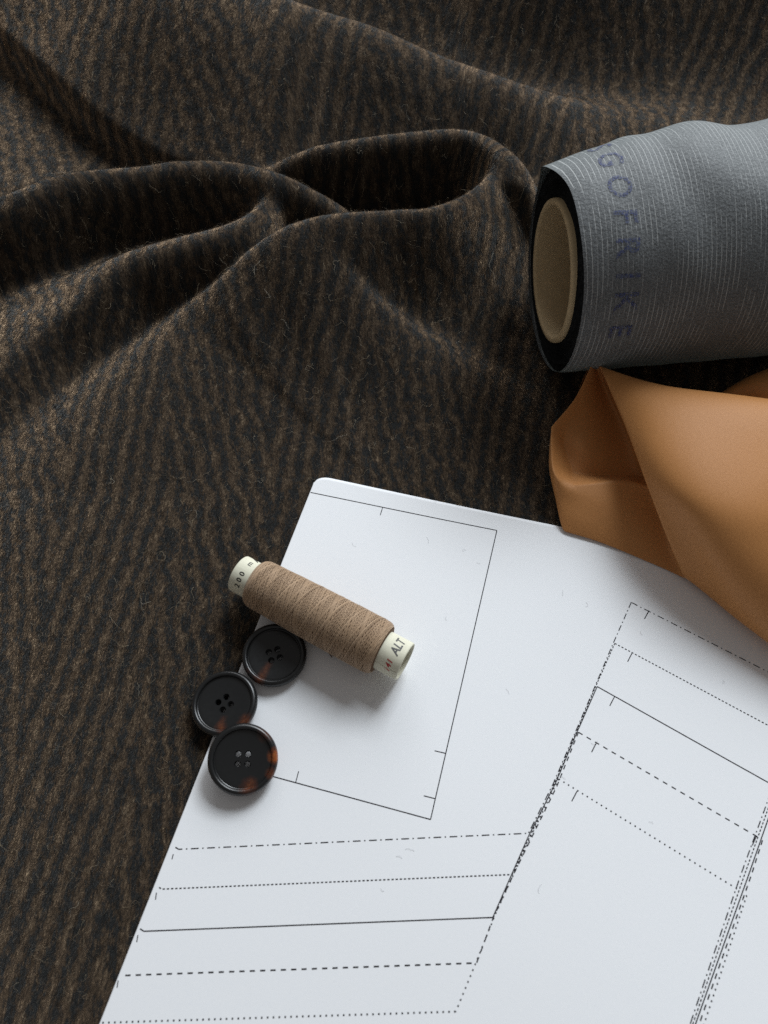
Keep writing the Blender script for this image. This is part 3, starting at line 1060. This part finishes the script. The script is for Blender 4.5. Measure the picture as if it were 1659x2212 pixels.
# ------------------------------------------------------------------ buttons
def horn_material(name, patches, seed, spin=0.0):
    """near black horn with amber patches; patches = (x, y, radius, strength) in mm on the button"""
    m, nt, b = material(name, (.012, .011, .011), .28, .5)
    tc = nt.node('ShaderNodeTexCoord')
    pos = nt.vmath('MULTIPLY', tc.outputs['Object'], (1000.0, 1000.0, 1000.0))
    pos = nt.vmath('ADD', pos, (seed * 40.0, 0.0, seed * 17.0))
    n1 = nt.noise(pos, .16, 4, .6)
    n2 = nt.noise(pos, .9, 4, .6)
    acc = None
    ca, sa_ = math.cos(math.radians(-spin)), math.sin(math.radians(-spin))
    for (x, y, r_, k) in patches:
        x, y = x * ca - y * sa_, x * sa_ + y * ca
        d = nt.vmath('SUBTRACT', pos, (x + seed * 40.0, y, 3.0 + seed * 17.0))
        d = nt.vmath('MULTIPLY', d, (1.0, 1.0, .35))
        ln_ = nt.node('ShaderNodeVectorMath', operation='LENGTH')
        nt.put(ln_.inputs[0], d)
        f = nt.math('SUBTRACT', 1.0, nt.math('DIVIDE', ln_.outputs['Value'], r_))
        f = nt.math('MULTIPLY', nt.math('MAXIMUM', f, 0.0), k)
        acc = f if acc is None else nt.math('ADD', acc, f)
    acc = nt.math('MULTIPLY', acc, nt.math('MULTIPLY', nt.math('SUBTRACT', n1, .18), 3.6))
    amber = nt.ramp(nt.math('ADD', acc, nt.math('MULTIPLY', nt.math('SUBTRACT', n2, .5), .25)), [(.10, (0, 0, 0)), (.9, (1, 1, 1))])
    cA = nt.mix(nt.math('MULTIPLY', amber, n2), (.085, .018, .006), (.38, .11, .022))
    nt.put(b.inputs['Base Color'], nt.mix(amber, (.0075, .0080, .0085), cA))
    nt.put(b.inputs['Subsurface Weight'], nt.math('MULTIPLY', amber, .3))
    b.inputs['Subsurface Scale'].default_value = .002
    nt.put(b.inputs['Roughness'], nt.math('ADD', .24, nt.math('MULTIPLY', n2, .14)))
    return m


BR_ = 10.25
prof = [(0, .35), (4, .3), (7.4, .05), (8.6, .25), (9.5, .9), (10.05, 1.7), (10.25, 2.5), (10.18, 3.2), (9.9, 3.75), (9.5, 4.08), (9.1, 4.18), (8.75, 4.08),
        (8.5, 3.8), (8.36, 3.45), (8.28, 3.2), (8.12, 3.1), (7.95, 3.14), (7.6, 3.14), (6, 3.02), (3.5, 2.9), (1.5, 2.86), (0, 2.85)]


def make_button():
    bm = bmesh.new()
    n = 96
    rings = []
    for r_, z in prof:
        if r_ == 0:
            rings.append([bm.verts.new((0, 0, z * MM))])
        else:
            rings.append([bm.verts.new((r_ * MM * math.cos(2 * math.pi * k / n), r_ * MM * math.sin(2 * math.pi * k / n), z * MM)) for k in range(n)])
    for a, c in zip(rings[:-1], rings[1:]):
        for k in range(n):
            k2 = (k + 1) % n
            vs = [a[k % len(a)], a[k2 % len(a)], c[k2 % len(c)], c[k % len(c)]]
            vs = list(dict.fromkeys(vs))
            if len(vs) > 2:
                bm.faces.new(vs)
    bmesh.ops.recalc_face_normals(bm, faces=bm.faces[:])
    me = bpy.data.meshes.new("button")
    bm.to_mesh(me)
    bm.free()
    o = bpy.data.objects.new("button", me)
    COL.objects.link(o)
    # four sewing holes with a countersink
    bm = bmesh.new()
    for k in range(4):
        a = math.pi / 4 + k * math.pi / 2
        cx_, cy_ = 2.0 * MM * math.cos(a), 2.0 * MM * math.sin(a)
        prev = None
        m = 20
        for r_, z in [(.82, -1), (.82, 2.55), (.98, 2.78), (1.25, 3.2), (1.25, 5)]:
            ring = [bm.verts.new((cx_ + r_ * MM * math.cos(2 * math.pi * q / m), cy_ + r_ * MM * math.sin(2 * math.pi * q / m), z * MM)) for q in range(m)]
            if prev:
                for q in range(m):
                    bm.faces.new((prev[q], prev[(q + 1) % m], ring[(q + 1) % m], ring[q]))
            else:
                bm.faces.new(ring[::-1])
            prev = ring
        bm.faces.new(prev)
    bmesh.ops.recalc_face_normals(bm, faces=bm.faces[:])
    cm = bpy.data.meshes.new("cutter")
    bm.to_mesh(cm)
    bm.free()
    cut = bpy.data.objects.new("cutter", cm)
    COL.objects.link(cut)
    md = o.modifiers.new("holes", 'BOOLEAN')
    md.object = cut
    md.solver = 'EXACT'
    dg = bpy.context.evaluated_depsgraph_get()
    new = bpy.data.meshes.new_from_object(o.evaluated_get(dg))
    o.modifiers.clear()
    o.data = new
    new.name = "button"
    bpy.data.objects.remove(cut)
    bpy.data.meshes.remove(cm)
    bpy.data.meshes.remove(me)
    new.polygons.foreach_set("use_smooth", [True] * len(new.polygons))
    bm = bmesh.new()
    bm.from_mesh(new)
    for e in bm.edges:
        if len(e.link_faces) == 2 and e.calc_face_angle(0) > .6:
            e.smooth = False
    bm.to_mesh(new)
    bm.free()
    new.materials.clear()
    new.materials.append(None)
    return o


button_a = make_button()
button_b = button_a.copy()
button_c = button_a.copy()
for o in (button_b, button_c):
    COL.objects.link(o)
HORN = [horn_material("tortoiseshell_streak", [(-1.6, -3.4, 2.2, .28), (-2.8, -5.6, 2.4, .36), (-4.2, -8.6, 3.2, .40), (-8.0, -6.0, 3.0, .25)], 1, 20),
        horn_material("tortoiseshell_dark", [(-.3, -7.6, 3.0, .45), (.1, -4.6, 2.2, .28), (7.2, -6.2, 4.2, .38)], 2, 35),
        horn_material("tortoiseshell_amber", [(9.4, 1.2, 3.0, 1.5), (2.4, -7.8, 4.0, .48), (6.5, 7.5, 4, .35), (9.0, -4.0, 3.0, .5)], 3)]
for o, m in zip((button_a, button_b, button_c), HORN):
    o.material_slots[0].link = 'OBJECT'
    o.material_slots[0].material = m


def place_button(o, px, py, h_mid, spin, tilt=0.0, tilt_dir=0.0):
    """tilt: the side towards tilt_dir (degrees, world) is raised"""
    c = unp(px, py, h_mid + 3.0)
    a = math.radians(tilt_dir)
    axis = Vector((math.sin(a), -math.cos(a), 0))
    M = Matrix.Rotation(math.radians(tilt), 3, axis) @ Matrix.Rotation(math.radians(spin), 3, 'Z')
    nrm = M @ Vector((0, 0, 1))
    p = Vector((c[0], c[1], h_mid + 3.0)) - nrm * 3.0
    o.location = p * MM
    o.rotation_euler = M.to_euler()


place_button(button_a, 592.5, 1414, 2.2, 20, 2.0, 120)
place_button(button_b, 484.5, 1519, 2.0, 35, 4.0, 0)
p2 = unp(484.5, 1519, 5.0)
p3 = unp(524.5, 1640, 7.5)
dirdeg = math.degrees(math.atan2(p2[1] - p3[1], p2[0] - p3[0]))
place_button(button_c, 524.5, 1640, 4.6, 0, 11.5, dirdeg)
G = "tortoiseshell coat buttons at the paper edge"
tag(button_a, "dark four-hole button lying against the thread spool", "button", G)
tag(button_b, "dark four-hole button overlapped by another button, half on the wool", "button", G)
tag(button_c, "dark four-hole button with amber patch, propped on top of another button", "button", G)
